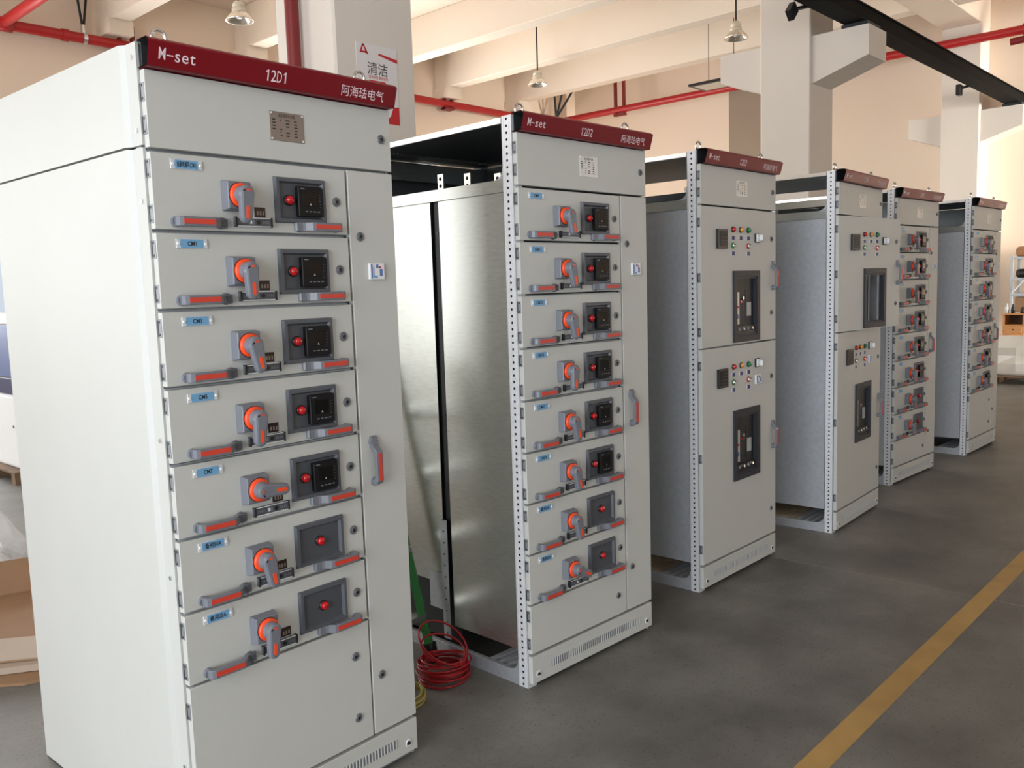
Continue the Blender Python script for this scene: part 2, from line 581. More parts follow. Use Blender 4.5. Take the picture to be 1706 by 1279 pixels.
p = tag(MB().tube([(X0 + .05, 12.2, 5.03), (4.0, 12.2, 5.03), (14.95, 12.2, 5.03)], .065, PIPE, 16).build('sprinkler_pipe'),
        'red pipe running high along the left wall above the windows', 'pipe')
MB().cyl((4.72, 12.2, 5.03), (4.80, 12.2, 5.03), .078, PIPE).build('coupling', p)
MB().cyl((4.98, 12.2, 5.03), (5.03, 12.2, 5.03), .074, ZINC).build('clamp', p)
MB().lathe([(.075, -.1), (.09, -.1), (.09, .1), (.075, .1)], (4.03, 12.2, 5.03), (1, 0, 0), PIPE).build('tee_fitting', p)
for x in (5.56, 7.5, 11.57, 13.5):
    b = MB()
    for dx in (-.09, .09):
        b.box(x + dx - .02, x + dx + .02, 12.16, 12.24, 4.93, 5.3, PIPED)
    b.box(x - .11, x + .11, 12.12, 12.28, 4.92, 4.96, PIPED)
    b.build('hanger', p)
b = MB()
b.cyl((5.0, 12.2, 5.12), (4.90, 12.15, ZC), .016, DARKM)
b.cyl((5.0, 12.2, 5.12), (5.14, 12.25, ZC), .016, DARKM)
b.cyl((5.0, 12.2, 5.05), (5.0, 12.2, 5.2), .03, ZINC)
b.build('brace', p)
p2 = tag(MB().tube([(4.03, 12.125, 5.04), (4.03, 0, 5.04), (4.03, Y0 + .05, 5.04)], .065, PIPE, 16).build('sprinkler_pipe'),
         'red pipe branching from the left wall at the top left corner of the photo', 'pipe')
p3 = tag(MB().tube([(14.6, 12.1, 5.03), (14.6, 4.0, 5.03), (14.6, Y0 + .05, 5.03)], .065, PIPE, 16).build('sprinkler_pipe'),
         'red pipe crossing in front of the far wall behind the columns', 'pipe')
for y in (3.1, 3.3, 7.62):
    MB().cyl((14.6, y, 5.03), (14.6, y + .06, 5.03), .085, PIPE).build('flange', p3)
for y in (10.45, 5.6):
    b = MB()
    for dy in (-.1, .1):
        b.box(14.57, 14.63, y + dy - .022, y + dy + .022, 4.92, ZC, PIPED)
    b.box(14.55, 14.65, y - .13, y + .13, 4.91, 4.95, PIPED)
    b.build('hanger', p3)
b = MB()
for dx, dy in ((-.28, .15), (0, .02), (.25, -.2)):
    b.cyl((14.5, 12.0, 5.10), (14.5 + dx, 12.0 + dy - .3, ZC), .022, DARKM)
b.build('brace', p3)
p4 = tag(MB().tube([(14.3, 3.45, 4.82), (14.3, 2.9, 4.83), (14.3, Y0 + .05, 4.84)], .05, PIPED, 12).build('sprinkler_pipe'),
         'short dark red pipe below the far wall pipe at the right edge', 'pipe')
MB().cyl((14.3, 3.05, 4.88), (14.45, 3.02, 4.98), .06, PIPE).build('valve', p4)
p5 = tag(MB().tube([(2.875, 4.25, 0), (2.875, 4.25, 2.6), (2.875, 4.25, 5.3)], .038, PIPED, 14).build('drain_pipe'),
         'dark red vertical pipe on the face of the nearest column', 'pipe')
MB().box(2.875, 2.929, 4.2, 4.3, 1.8, 1.84, PIPED).build('bracket', p5)


def lamp(x, y, z, label, r=.16):
    t = empty('high_bay_lamp', (x, y, z))
    tag(t, label, 'lamp', 'bell lamps hanging from the ceiling')
    MB().cyl((0, 0, .22), (0, 0, ZC - z), .012, DARKM, seg=8).build('rod', t)
    MB().lathe([(.0, .235), (.03, .23), (.055, .215), (.072, .19), (.074, .165), (.066, .160), (.066, .150), (.080, .145), (.084, .11), (.078, .098)], (0, 0, 0), (0, 0, 1), LAMPW).build('housing', t)
    MB().lathe([(.078, .098), (.095, .080), (r - .012, .022), (r, 0), (r + .006, 0), (r - .004, .026), (.100, .086), (.080, .102)], (0, 0, 0), (0, 0, 1), LAMPR).build('reflector', t)
    MB().lathe([(.0, .03), (.035, .035), (.045, .06), (.03, .10)], (0, 0, 0), (0, 0, 1), WHITE).build('bulb', t)


lamp(5.85, 9.75, 4.87, 'bell lamp hanging above the cabinet with the white side panel')
lamp(11.2, 9.65, 4.87, 'smallest bell lamp, hanging above the second cabinet')
lamp(11.25, 6.09, 4.87, 'bell lamp hanging just left of the nearer corbelled column')
# a long light fitting on two wires
t = empty('hanging_light_frame', (12.95, 7.25, 4.72))
tag(t, 'flat black framed light hanging on two thin wires above the red pipe', 'light')
b = MB()
b.box(-.26, .26, -.48, .48, 0, .04, BLACK, .008)
b.build('housing', t)
MB().box(-.19, .19, -.40, .40, -.006, .0, LAMPW).build('diffuser', t)
for y in (-.2, .25):
    MB().cyl((0, y, .035), (0, y, ZC - 4.72), .006, DARKM, seg=6).build('wire', t)

# cleanliness poster on the nearest column
t = empty('wall_poster', (3.07, 3.95, 2.517))
tag(t, 'white poster with black Chinese characters and red shapes on the nearest column', 'poster')
W_, H_ = .287, .418
b = MB().box(0, W_, -.003, 0, 0, H_, PAPER)
fn = lambda u, v, d: (u, -.003 - d, v)
A = lambda pts, m: b.faces([fn(u, v, .0006) for u, v in pts], [tuple(range(len(pts)))], m)
A([(.022, .365), (.043, .414), (.052, .414), (.038, .376), (.060, .376), (.060, .384), (.080, .364), (.068, .366)], POSTRED)
A([(.040, .414), (.052, .414), (.084, .362), (.072, .362)], POSTRED)
A([(.15, .368), (.287, .342), (.287, .362), (.157, .378)], POSTRED)
A([(.205, 0), (.287, 0), (.287, .10), (.245, .094), (.225, .045), (.195, .02)], POSTRED)
A([(.080, .197), (.197, .197), (.197, .226), (.080, .226)], POSTRED)
b.text('清洁', fn, .072, .262, .052, INK, .0009, width=.142)
b.text('清洁环境 美化现场', fn, .078, .236, .0145, POSTRED, .0009, width=.135)
b.text('SEIKETSU', fn, .086, .203, .016, PAPER, .0012, width=.104)
b.build('printed_sheet', t)

# ------------------------------------------------------------------ shared cabinet hardware (meshes built once)
DY = -0.0234      # front face of the doors
FN = lambda u, v, d: (u, DY - d, v)


def handle_mesh(cap=False):
    """pull handle: low foot at s=.15, raised grip, heel at s=0; s to the right, p outwards"""
    b = MB()
    o = [(.0, 0), (-.002, .02), (.003, .030), (.012, .034), (.098, .035), (.108, .032), (.122, .016), (.13, .0125), (.148, .011), (.152, .006), (.152, 0),
         (.118, 0), (.112, .010), (.095, .021), (.022, .020), (.014, .012), (.012, 0)]
    b.prism(o, lambda u, v, d: (u, -v, d), -.0125, .0125, PGREY, bev=.002)
    b.prism([(.012, .0335), (.10, .0345), (.10, .0362), (.012, .0352)], lambda u, v, d: (u, -v, d), -.0065, .0065, INLAY)
    b.cyl((.134, 0, 0), (.134, -.0115, 0), .0160, PDARK if cap else PGREY, r1=.0145, seg=18)
    b.cyl((.006, 0, 0), (.006, -.010, 0), .0140, PGREY, r1=.0130, seg=14)
    if cap:
        b.box(.112, .148, -.0145, -.008, -.0095, .0095, PDARK, .002)
    return b.mesh('pull_handle')


def handle_mirror(me):
    m2 = me.copy()
    for v in m2.vertices:
        v.co.x = .15 - v.co.x
    m2.flip_normals()
    return m2


def switch_mesh(ang):
    b = MB()
    b.frustum((0, 0, 0), (0, -.030, 0), .079, .082, .070, .073, PGREY, .003)
    b.cyl((0, -.0296, 0), (0, -.0308, 0), .0340, BLACK, seg=28)
    b.lathe([(.024, .0302), (.0325, .0306), (.0325, .036), (.0305, .040), (.024, .041)], (0, 0, 0), (0, -1, 0), ORANGE, 32)
    b.lathe([(.0250, .037), (.0240, .043), (.0215, .056), (.0205, .064), (.0, .065)], (0, 0, 0), (0, -1, 0), PGREY, 28)
    ca, sa = math.cos(ang), math.sin(ang)
    rot = lambda u, v, d: (u * ca + v * sa, -d, -u * sa + v * ca)

    def pill(r0, v0, r1, v1, n=9):
        o = [(r0 * math.cos(math.pi * k / (n - 1)), v0 + r0 * math.sin(math.pi * k / (n - 1))) for k in range(n)]
        return o + [(r1 * math.cos(math.pi + math.pi * k / (n - 1)), v1 + r1 * math.sin(math.pi + math.pi * k / (n - 1))) for k in range(n)]
    b.prism(pill(.0205, .004, .0165, -.060), rot, .048, .070, PGREY, bev=.006)
    b.prism(pill(.0050, -.036, .0050, -.060), rot, .0695, .0712, ORANGE)
    b.prism([(-.006, .009), (.006, .009), (.005, .014), (-.005, .014)], rot, .0695, .0710, ORANGE)
    b.prism([(-.016, .008), (-.010, .012), (-.008, .009), (-.014, .005)], rot, .060, .0705, BLACK)
    return b.mesh('rotary_switch')


def panel_mesh():
    """instrument frame .173 x .128, raised rim with a sunken field"""
    b = MB()
    w_, h_, r, p = .173, .128, .017, .012
    o = [(-w_ / 2, -h_ / 2), (w_ / 2, -h_ / 2), (w_ / 2, h_ / 2), (-w_ / 2, h_ / 2)]
    lv = [(0, 0), (.0, .003), (.003, p), (r - .005, p), (r, .0025)]
    v = []
    for ins, pp in lv:
        for sx, sz in ((-1, -1), (1, -1), (1, 1), (-1, 1)):
            v.append((sx * (w_ / 2 - ins), -pp, sz * (h_ / 2 - ins)))
    f = []
    for i in range(len(lv) - 1):
        for k in range(4):
            f.append((i * 4 + k, i * 4 + (k + 1) % 4, (i + 1) * 4 + (k + 1) % 4, (i + 1) * 4 + k))
    b.faces(v, f, PDARK)
    n = (len(lv) - 1) * 4
    b.faces(v[n:], [(0, 1, 2, 3)], PDARK2)
    return b.mesh('instrument_panel')


def meter_mesh():
    b = MB()
    b.box(-.042, .042, -.017, 0, -.043, .043, METERB, .002)
    b.box(-.028, .024, -.0178, -.0165, -.014, .027, SCREEN, .0005)
    for k in range(4):
        b.box(-.020 + k * .014, -.012 + k * .014, -.0176, -.016, -.030, -.027, PGREY)
    b.box(-.034, -.020, -.0175, -.016, .034, .037, PGREY)
    for k in range(5):
        b.box(.031, .033, -.0175, -.016, -.016 + k * .009, -.0145 + k * .009, PGREY)
    b.text('A', lambda u, v, d: (u, -.0178 - d, v), -.004, -.011, .006, WHITE, .0002)
    return b.mesh('digital_meter')


def lamp_mesh(lens, r=.0125, p=.017):
    b = MB()
    b.lathe([(.0155, 0), (.0155, .004), (.0125, .006)], (0, 0, 0), (0, -1, 0), BLACK, 20)
    b.lathe([(r, .004), (r, p * .6), (r * .85, p * .85), (r * .5, p), (0, p * 1.04)], (0, 0, 0), (0, -1, 0), lens, 20)
    return b.mesh('indicator_lamp')


def button_mesh(core):
    b = MB()
    b.lathe([(.0155, 0), (.0155, .005), (.013, .007)], (0, 0, 0), (0, -1, 0), core, 20)
    b.lathe([(.013, .006), (.013, .012), (.010, .013), (.009, .010), (0, .010)], (0, 0, 0), (0, -1, 0), ZINC, 20)
    return b.mesh('push_button')


def lock_mesh():
    b = MB()
    b.lathe([(.0140, 0), (.0140, .003), (.0115, .005), (.0105, .0030), (.009, .0030), (.0085, .004), (0, .004)], (0, 0, 0), (0, -1, 0), LOCKG, 20)
    b.cyl((0, -.003, 0), (0, -.0052, 0), .0052, DARKM, seg=12)
    b.box(-.001, .001, -.0060, -.005, -.004, .004, BLACK)
    return b.mesh('cam_lock')


def hinge_mesh():
    b = MB()
    b.box(-.0012, .004, -.0160, .002, -.023, .023, HINGEM, .0008)
    b.cyl((-.0006, -.0015, -.021), (-.0006, -.0015, .021), .0022, DARKM, seg=8)
    b.box(-.0016, -.001, -.012, -.006, -.019, -.013, DARKM)
    b.box(-.0016, -.001, -.012, -.006, .013, .019, DARKM)
    return b.mesh('hinge')


def module_mesh():
    b = MB()
    b.box(0, .114, -.011, 0, 0, .0245, PGREY, .001)
    b.box(.004, .110, -.0118, -.010, .0035, .021, PDARK2)
    b.box(.006, .108, -.0124, -.010, .0, .0018, WHITE)
    b.box(.006, .108, -.0124, -.010, .0225, .0243, WHITE)
    b.box(.040, .058, -.0122, -.011, .006, .0185, PGREY)
    b.box(.044, .049, -.0127, -.011, .008, .0165, WHITE)
    b.cyl((.070, -.011, .012), (.070, -.0125, .012), .006, BLACK, seg=14)
    for k in range(4):
        b.box(.010 + k * .006, .013 + k * .006, -.0122, -.011, .009, .015, PGREY)
        b.box(.083 + k * .006, .086 + k * .006, -.0122, -.011, .008, .016, PGREY)
    b.box(0, .003, -.014, 0, -.001, .0255, DARKM)
    b.box(.111, .114, -.014, 0, -.001, .0255, DARKM)
    return b.mesh('position_module')


def window_mesh():
    b = MB()
    b.box(0, .034, -.002, 0, 0, .027, BLACK, .0005)
    b.box(.002, .032, -.0026, -.0015, .002, .025, STATW)
    for k in range(3):
        b.box(.006 + k * .009, .011 + k * .009, -.0029, -.002, .006, .017, NPLATE)
    return b.mesh('status_window')


def label_mesh(body):
    b = MB()
    b.box(0, .087, -.0028, 0, 0, .0245, CLEAR, .0006)
    b.box(.011, .075, -.0034, -.002, .0012, .0232, BLUE)
    for x in (.0055, .0815):
        b.cyl((x, -.0025, .012), (x, -.0055, .012), .0042, WHITE, r1=.003, seg=10)
    if body:
        w_ = min(.054, .0085 * sum(1.35 if ord(ch) > 255 else 1 for ch in body))
        b.text(body, lambda u, v, d: (u, -.0034 - d, v), .043, .0068, .0110, INK, .0003, width=w_, align='C', off=.022)
    return b.mesh('name_label')


def eye_mesh():
    b = MB()
    b.cyl((0, 0, 0), (0, 0, .012), .011, ZINC, seg=12)
    b.tube([(.019 * math.cos(a), .004 * math.cos(a), .030 + .021 * math.sin(a)) for a in [2 * math.pi * k / 20 for k in range(20)]], .0048, ZINC, 8, True)
    return b.mesh('eye_bolt')


def sticker_mesh():
    b = MB()
    b.box(0, .058, -.010, 0, 0, .050, WHITE, .001)
    b.box(.004, .010, -.0106, -.009, .003, .047, STICKB)
    b.box(.013, .016, -.0106, -.009, .006, .040, STICKB)
    b.box(.024, .034, -.0106, -.009, .034, .046, STICKB)
    b.box(.036, .044, -.0106, -.009, .034, .040, POSTRED)
    b.box(.038, .050, -.0106, -.009, .010, .032, STICKB)
    b.box(.016, .030, -.0106, -.009, .004, .012, BLUE)
    return b.mesh('notice_holder')


def tagplate_mesh():
    b = MB()
    b.box(-.0170, .0170, -.0015, 0, -.0098, .0098, WHITE)
    b.box(-.0120, .0160, -.002, -.001, -.0095, .0095, BLUED)
    b.box(-.006, .008, -.0024, -.0015, -.0012, .0012, STICKB)
    return b.mesh('tag_plate')


def powermeter_mesh():
    b = MB()
    b.box(0, .097, -.013, 0, 0, .097, BLACK, .002)
    b.box(.012, .088, -.0137, -.012, .012, .086, METERB)
    for k in range(4):
        b.box(.030, .086, -.0142, -.013, .022 + k * .017, .0235 + k * .017, PDARK)
    return b.mesh('power_meter')


def selector_mesh():
    b = MB()
    b.box(-.024, .024, -.008, 0, -.024, .024, BLACK, .002)
    b.box(-.019, .022, -.013, -.007, -.021, .021, WHITE, .002)
    b.cyl((.0, -.013, 0), (0, -.022, 0), .013, CLEAR, seg=16)
    b.box(-.004, .004, -.036, -.020, -.015, .015, WHITE, .002)
    return b.mesh('selector_switch')


H_L = handle_mesh(True)
H_V = handle_mesh()
H_R = handle_mirror(H_V)
SW = {0: switch_mesh(R(0)), 1: switch_mesh(R(-10)), 2: switch_mesh(R(-86)), 3: switch_mesh(R(-64)), 4: switch_mesh(R(5))}
PANEL, METER, LOCK, HINGE, MODULE, STATUS, EYE, STICK = panel_mesh(), meter_mesh(), lock_mesh(), hinge_mesh(), module_mesh(), window_mesh(), eye_mesh(), sticker_mesh()
L_RED, L_YEL, L_GRN = lamp_mesh(REDLENS), lamp_mesh(YELLENS), lamp_mesh(GRNLENS)
B_GRN, B_RED = button_mesh(GRNLENS), button_mesh(REDLENS)
TAGP, PMETER, SELECT = tagplate_mesh(), powermeter_mesh(), selector_mesh()
DRAWER = MB().box(.003, .6105, DY, -.002, .004, .1955, PAINT, .0015).mesh('drawer')


def post_mesh():
    """perforated corner section, holes on the side facing -x"""
    b = MB()
    w_, pt, r = .05, .025, .0052
    n = 88
    ang = [2 * math.pi * (k + .0) / 8 for k in range(8)]
    hw, hh = w_ / 2, pt / 2
    sq = [(hw, 0), (hw, hh), (0, hh), (-hw, hh), (-hw, 0), (-hw, -hh), (0, -hh), (hw, -hh)]
    verts, faces = [], []
    for i in range(n):
        zc = (i + .5) * pt
        base = len(verts)
        for k in range(8):
            verts.append((0, hw + r * math.cos(ang[k]), zc + r * math.sin(ang[k])))
        for k in range(8):
            verts.append((0, hw + sq[k][0], zc + sq[k][1]))
        for k in range(8):
            k2 = (k + 1) % 8
            faces.append((base + k, base + 8 + k, base + 8 + k2, base + k2))
    b.faces(verts, faces, POSTM)
    b.box(.009, .0095, .012, .038, 0, 2.2, VOID)
    b.box(0, .05, 0, .0015, 0, 2.2, POSTM)
    b.box(0, .05, .0485, .05, 0, 2.2, POSTM)
    b.box(-.0016, 0, .0105, .0125, 0, 2.2, POSTM)
    b.box(-.0016, 0, .0375, .0395, 0, 2.2, POSTM)
    return b.mesh('corner_post')


POST = post_mesh()


def base_panel_mesh():
    b = MB()
    b.box(.003, .797, DY, -.002, .0225, .1323, PAINT, .0015)
    n = 46
    for k in range(n):
        x = .115 + (.580) * k / (n - 1)
        b.box(x, x + .0055, DY - .0006, DY + .002, .060, .090, PGREY)  # grey strip painted for the darkness inside the louvre slot
        b.box(x + .0055, x + .0085, DY - .0035, DY, .060, .090, PAINT)
    return b.mesh('base_panel')


BASEP = base_panel_mesh()
BOLT = MB().lathe([(.0135, 0), (.0135, .0015), (.010, .0025), (.009, -.001), (0, -.001)], (0, 0, 0), (0, -1, 0), WHITE, 18).cyl((0, -.001, 0), (0, -.005, 0), .006, DARKM, seg=8).mesh('base_bolt')


def nameplate_mesh(m):
    b = MB()
    b.box(0, .113, -.0016, 0, 0, .080, m, .0004)
    fn_ = lambda u, v, d: (u, -.0016 - d, v)
    b.text('低压成套开关柜', fn_, .056, .066, .0075, INK, .0003, width=.056, align='C')
    rnd = random.Random(3)
    for row in range(6):
        z = .056 - row * .0085
        for (x0, x1) in ((.008, .022), (.033, .041), (.052, .068), (.080, .094)):
            if rnd.random() < .85:
                b.faces([fn_(x0, z, .0002), fn_(x1 - rnd.random() * .006, z, .0002), fn_(x1 - .004, z + .0032, .0002), fn_(x0, z + .0032, .0002)], [(0, 1, 2, 3)], INK)
    for x in (.005, .108):
        for z in (.005, .075):
            b.cyl((x, -.001, z), (x, -.003, z), .003, WHITE, seg=8)
    return b.mesh('nameplate')


NP_A, NP_B = nameplate_mesh(NPLATE), nameplate_mesh(NPLATE2)


def header(parent, num):
    b = MB()
    prof = [(0, 2.137), (-.046, 2.137), (-.050, 2.139), (-.066, 2.194), (-.064, 2.199), (-.052, 2.206), (0, 2.206)]
    n = len(prof)
    x0, x1 = .0, .797
    v = [(x0, y, z) for y, z in prof] + [(x1, y, z) for y, z in prof]
    b.faces(v, [(i, i + 1, i + 1 + n, i + n) for i in range(n - 1)], RED)
    # inner skin so that the open ends show a dark hollow
    pin = [(y * .93 - .0005, z + (.003 if z < 2.15 else -.003)) for y, z in prof]
    v = [(x0, y, z) for y, z in pin] + [(x1, y, z) for y, z in pin]
    b.faces(v, [(i, i + n, i + 1 + n, i + 1) for i in range(n - 1)], VOID)
    b.box(x0 + .012, x1 - .012, -.004, -.002, 2.139, 2.204, VOID)
    h = b.build('header', parent)
    dx, dz = -.016, .055
    ln = math.hypot(dx, dz)

    def fn_(u, v_, d):
        s = v_ / ln
        nx, nz = -dz / ln, dx / ln
        return (u, -.050 + dx * s + nx * d, 2.139 + dz * s + nz * d)
    for (body, x, z, h_, w_) in (('M-set', .026, .017, .029, .102), (num, .328, .012, .030, .074)):
        MB().mono(body, fn_, x, z, h_, LETTER, .0007, w_).build('header_lettering', h)
    MB().text('阿海珐电气', fn_, .588, .012, .024, LETTER, .0007, width=.160).build('header_lettering', h)


def front_frame(parent, seams):
    b = MB()
    for z in seams:
        b.box(.004, .796, .006, .02, z - .012, z + .012, VOID)
        b.box(.006, .610, -.004, .02, z - .0055, z - .0012, GALV)
    b.box(.608, .622, .004, .02, .14, 1.94, VOID)
    b.box(.79, .80, .0, .05, 0, 2.2, GALV)
    b.box(.05, .75, .0, .04, 2.14, 2.2, GALV)
    b.box(.03, .79, .006, .045, 0.008, .06, GALV)
    b.build('front_frame', parent)


def sub(name, me, parent, x, z, y=DY, rot=None):
    return link(name, me, parent, (x, y, z), rot)


def drawer(parent, z0, meter, text, ang, hinges=True):
    d = link('drawer', DRAWER, parent, (0, 0, z0))
    if hinges:
        sub('hinge', HINGE, d, .002, .042, -.004)
        sub('hinge', HINGE, d, .002, .155, -.004)
    sub('name_label', label_mesh(text), d, .055, .1575)
    sub('rotary_switch', SW[ang], d, .2315, .0975)
    sub('instrument_panel', PANEL, d, .4425, .096)
    if meter:
        sub('indicator_lamp', L_RED, d, .402, .096, DY - .0025)
        sub('digital_meter', METER, d, .467, .094, DY - .0025)
    else:
        sub('indicator_lamp', L_RED, d, .4425, .098, DY - .0025)
    sub('cam_lock', LOCK, d, .572, .100)
    sub('pull_handle', H_L, d, .052, .024)
    sub('pull_handle', H_R, d, .420, .0225)
    sub('position_module', MODULE, d, .225, .0175)
    sub('status_window', STATUS, d, .291, .0445)
    return d


def plain_door(name, parent, x0, x1, z0, z1):
    me = MB().box(x0, x1, DY, -.002, 0, z1 - z0, PAINT, .0015).mesh(name)
    return link(name, me, parent, (0, 0, z0))


def top_door(parent, np_mesh):
    d = plain_door('top_door', parent, .003, .797, 1.945, 2.1344)
    sub('nameplate', np_mesh, d, .357, .054)
    sub('cam_lock', LOCK, d, .757, .096)
    sub('hinge', HINGE, d, .002, .055, -.004)
    sub('hinge', HINGE, d, .002, .135, -.004)


def cable_door(parent):
    d = plain_door('cable_door', parent, .619, .797, .1447, 1.937)
    sub('cam_lock', LOCK, d, .656, 1.739 - .1447)
    sub('cam_lock', LOCK, d, .656, .335 - .1447)
    sub('notice_holder', STICK, d, .682, 1.608 - .1447)
    sub('pull_handle', H_V, d, .665, .966 - .1447, rot=(0, R(-90), 0))


def base_panel(parent):
    p_ = link('base_panel', BASEP, parent)
    sub('base_bolt', BOLT, p_, .0385, .056)
    sub('base_bolt', BOLT, p_, .757, .056)


def eyes(parent):
    for x, y in ((.0765, .03), (.728, .03)):
        link('eye_bolt', EYE, parent, (x, y, 2.200), (0, 0, R(-15)))


def cabinet(xy, yaw, label):
    t = empty('switchgear_cabinet', (xy[0], xy[1], 0), R(yaw))
    return tag(t, label, 'electrical cabinet', 'row of switchgear cabinets')


def skeleton(c, side_split=None, far_closed=True, board=None, roof_t=.022):
    """open galvanised frame of a cabinet whose left side panel is off"""
    link('corner_post', POST, c)
    link('corner_post', POST, c, (0, .95, 0))
    b = MB()
    b.box(.75, .80, .95, 1.0, 0, 2.2, GALV)
    b.build('corner_post', c)
    b = MB()
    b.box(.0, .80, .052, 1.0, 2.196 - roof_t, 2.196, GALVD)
    b.box(-.001, .0, .052, 1.0, 2.176, 2.196, ZINC)
    for x in [.10 + k * .022 for k in range(28)]:
        for y in (.10, .13, .82, .85):
            b.box(x, x + .012, y, y + .006, 2.1955 - roof_t - .001, 2.196 - roof_t, ZINC)
    b.build('roof_plate', c)
    for bb in ((.0, .022, .05, .95, 1.925, 1.972), (.0, .022, .05, .95, 0, .055), (.778, .80, .05, .95, 1.925, 1.972),
               (.778, .80, .05, .95, 0, .055), (.05, .75, .97, .995, 0, .055), (.05, .75, .95, .98, 2.08, 2.16)):
        MB().box(*bb, SHEET if bb[4] > 1 else GALV, .001).build('frame_rail', c)
    for (zz, sg) in ((1.972, 1), (.055, 1), (1.972, -1)):
        pts = [(.0, 0), (.045, 0)]
        for k in range(6):
            a = R(180 + 90) - R(90) * k / 5
            pts.append((.045 + .040 * math.cos(a) - 0, .042 + .040 * math.sin(a)))
        pts.append((.0, .05))
        if sg > 0:
            MB().prism([(.05 + u, zz + v) for u, v in pts], lambda u, v, d: (d, u, v), .003, .006, GALV).build('gusset', c)
    b = MB()
    if side_split:
        y0, y1, z0b, y2, z2b = side_split
        b.box(.008, .011, .058, y0, .145, 1.925, SHEET)
        b.box(.010, .013, y1, 1.0, z2b, 1.925, SHEET)
        b.build('side_plate', c)
        b = MB()
        b.box(.022, .026, y0 - .005, y1 + .005, z0b, 1.925, DARKM)
        for z in (.75, 1.05, 1.30, 1.80):
            b.cyl((.020, y0 + .026, z), (.024, y0 + .026, z), .006, BLACK, seg=8)
        b.build('cable_channel', c)
        b = MB()
        b.box(.006, .0075, y1 - .028, y1 + .016, .075, z0b, GALV)
        b.box(.006, .0075, y1 + .016, y1 + .10, .20, .36, GALV)
        for z in [.1 + k * .05 for k in range(11)]:
            b.cyl((.0050, y1 - .006, z), (.0062, y1 - .006, z), .004, VOID, seg=8)
        b.build('hole_strip', c)
    else:
        b.box(.008, .011, .055, 1.0, .145, 1.925, GALV)
        b.build('side_plate', c)
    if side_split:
        MB().box(.030, .033, side_split[0] - .02, 1.0, .065, 1.0, VOID).build('shade_backing', c)  # dark sheet added for the unlit inside, blocks light seen through the gap
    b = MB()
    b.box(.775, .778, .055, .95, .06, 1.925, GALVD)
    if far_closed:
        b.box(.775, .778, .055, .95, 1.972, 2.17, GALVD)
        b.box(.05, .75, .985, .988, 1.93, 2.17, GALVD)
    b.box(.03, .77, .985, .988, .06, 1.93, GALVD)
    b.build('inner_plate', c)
    b = MB()
    for (ya, yb) in ((.06, .105), (.128, .150), (.172, .196), (.218, .245)):
        b.box(.024, .776, ya, yb, .030, .050, POSTM)
    b.build('floor_slat', c)
    if board:
        MB().box(.03, .76, .25, board, .028, .046, BOARD).build('bottom_board', c)


# ------------------------------------------------------------------ cabinet 1: white side panel
ROWS = [1.94 - .2008 * k for k in range(8)]
c1 = cabinet((1.0214, 2.1888), 1.66, 'nearest cabinet, with a closed white side panel and seven drawers, header reading 12D1')
for nm, z0, z1 in (('upper_side_panel', 1.953, 2.203), ('side_panel', .004, 1.947)):
    b = MB()
    b.prism([(.999, .0), (.999, -.013), (.066, -.013), (.052, -.002), (.0, -.002), (.0, .006), (.999, .006)],
            lambda u, v, d: (v, u, d), z0, z1, PAINT)
    zs = (2.168, 1.99) if z0 > 1 else (1.815, 1.2, .83, .3)
    for z in zs:
        b.cyl((-.002, .022, z), (-.006, .022, z), .006, ZINC, seg=10)
    b.build(nm, c1)
b = MB()
b.box(.006, .8, .004, .05, 0, 2.2, GALV)
b.build('front_frame_post', c1)
MB().box(.006, .80, .004, 1.0, 2.19, 2.206, PAINT, .002).build('roof_plate', c1)
MB().box(.795, .80, .05, 1.0, 0, 2.19, PAINT).build('far_side_panel', c1)
MB().box(.006, .795, .99, .999, 0, 2.19, PAINT).build('rear_panel', c1)
front_frame(c1, ROWS + [.533, .139])
header(c1, '12D1')
top_door(c1, NP_A)
c1_text = ['设备电源盘(CM1)', 'CM1', 'CM3', 'CM5', 'CM7', '备用50A', '备用25A']
for k in range(7):
    drawer(c1, ROWS[k + 1], k < 5, c1_text[k], [4, 0, 1, 4, 2, 1, 4][k])
d = plain_door('blank_door', c1, .003, .612, .1447, .5305)
sub('cam_lock', LOCK, d, .554, .430 - .1447)
sub('cam_lock', LOCK, d, .554, .228 - .1447)
sub('hinge', HINGE, d, .002, .05, -.004)
sub('hinge', HINGE, d, .002, .32, -.004)
cable_door(c1)
base_panel(c1)
eyes(c1)

# ------------------------------------------------------------------ cabinet 2
def drawer_cabinet(c, num, nrow, texts, angs, npm, nmeter):
    rows = [1.94 - .2 * k for k in range(9)]
    front_frame(c, rows[:nrow + 1] + [.139])
    header(c, num)
    top_door(c, npm)
    for k in range(nrow):
        drawer(c, rows[k + 1], k < nmeter, texts[k], angs[k])
    zt = rows[nrow] - .004
    d_ = plain_door('blank_door', c, .003, .612, .1447, zt)
    sub('cam_lock', LOCK, d_, .554, .231 - .1447)
    if nrow == 7:
        sub('cam_lock', LOCK, d_, .554, .43 - .1447)
    sub('hinge', HINGE, d_, .002, .04, -.004)
    sub('hinge', HINGE, d_, .002, (zt - .1447) - .04, -.004)
    cable_door(c)
    base_panel(c)
    eyes(c)


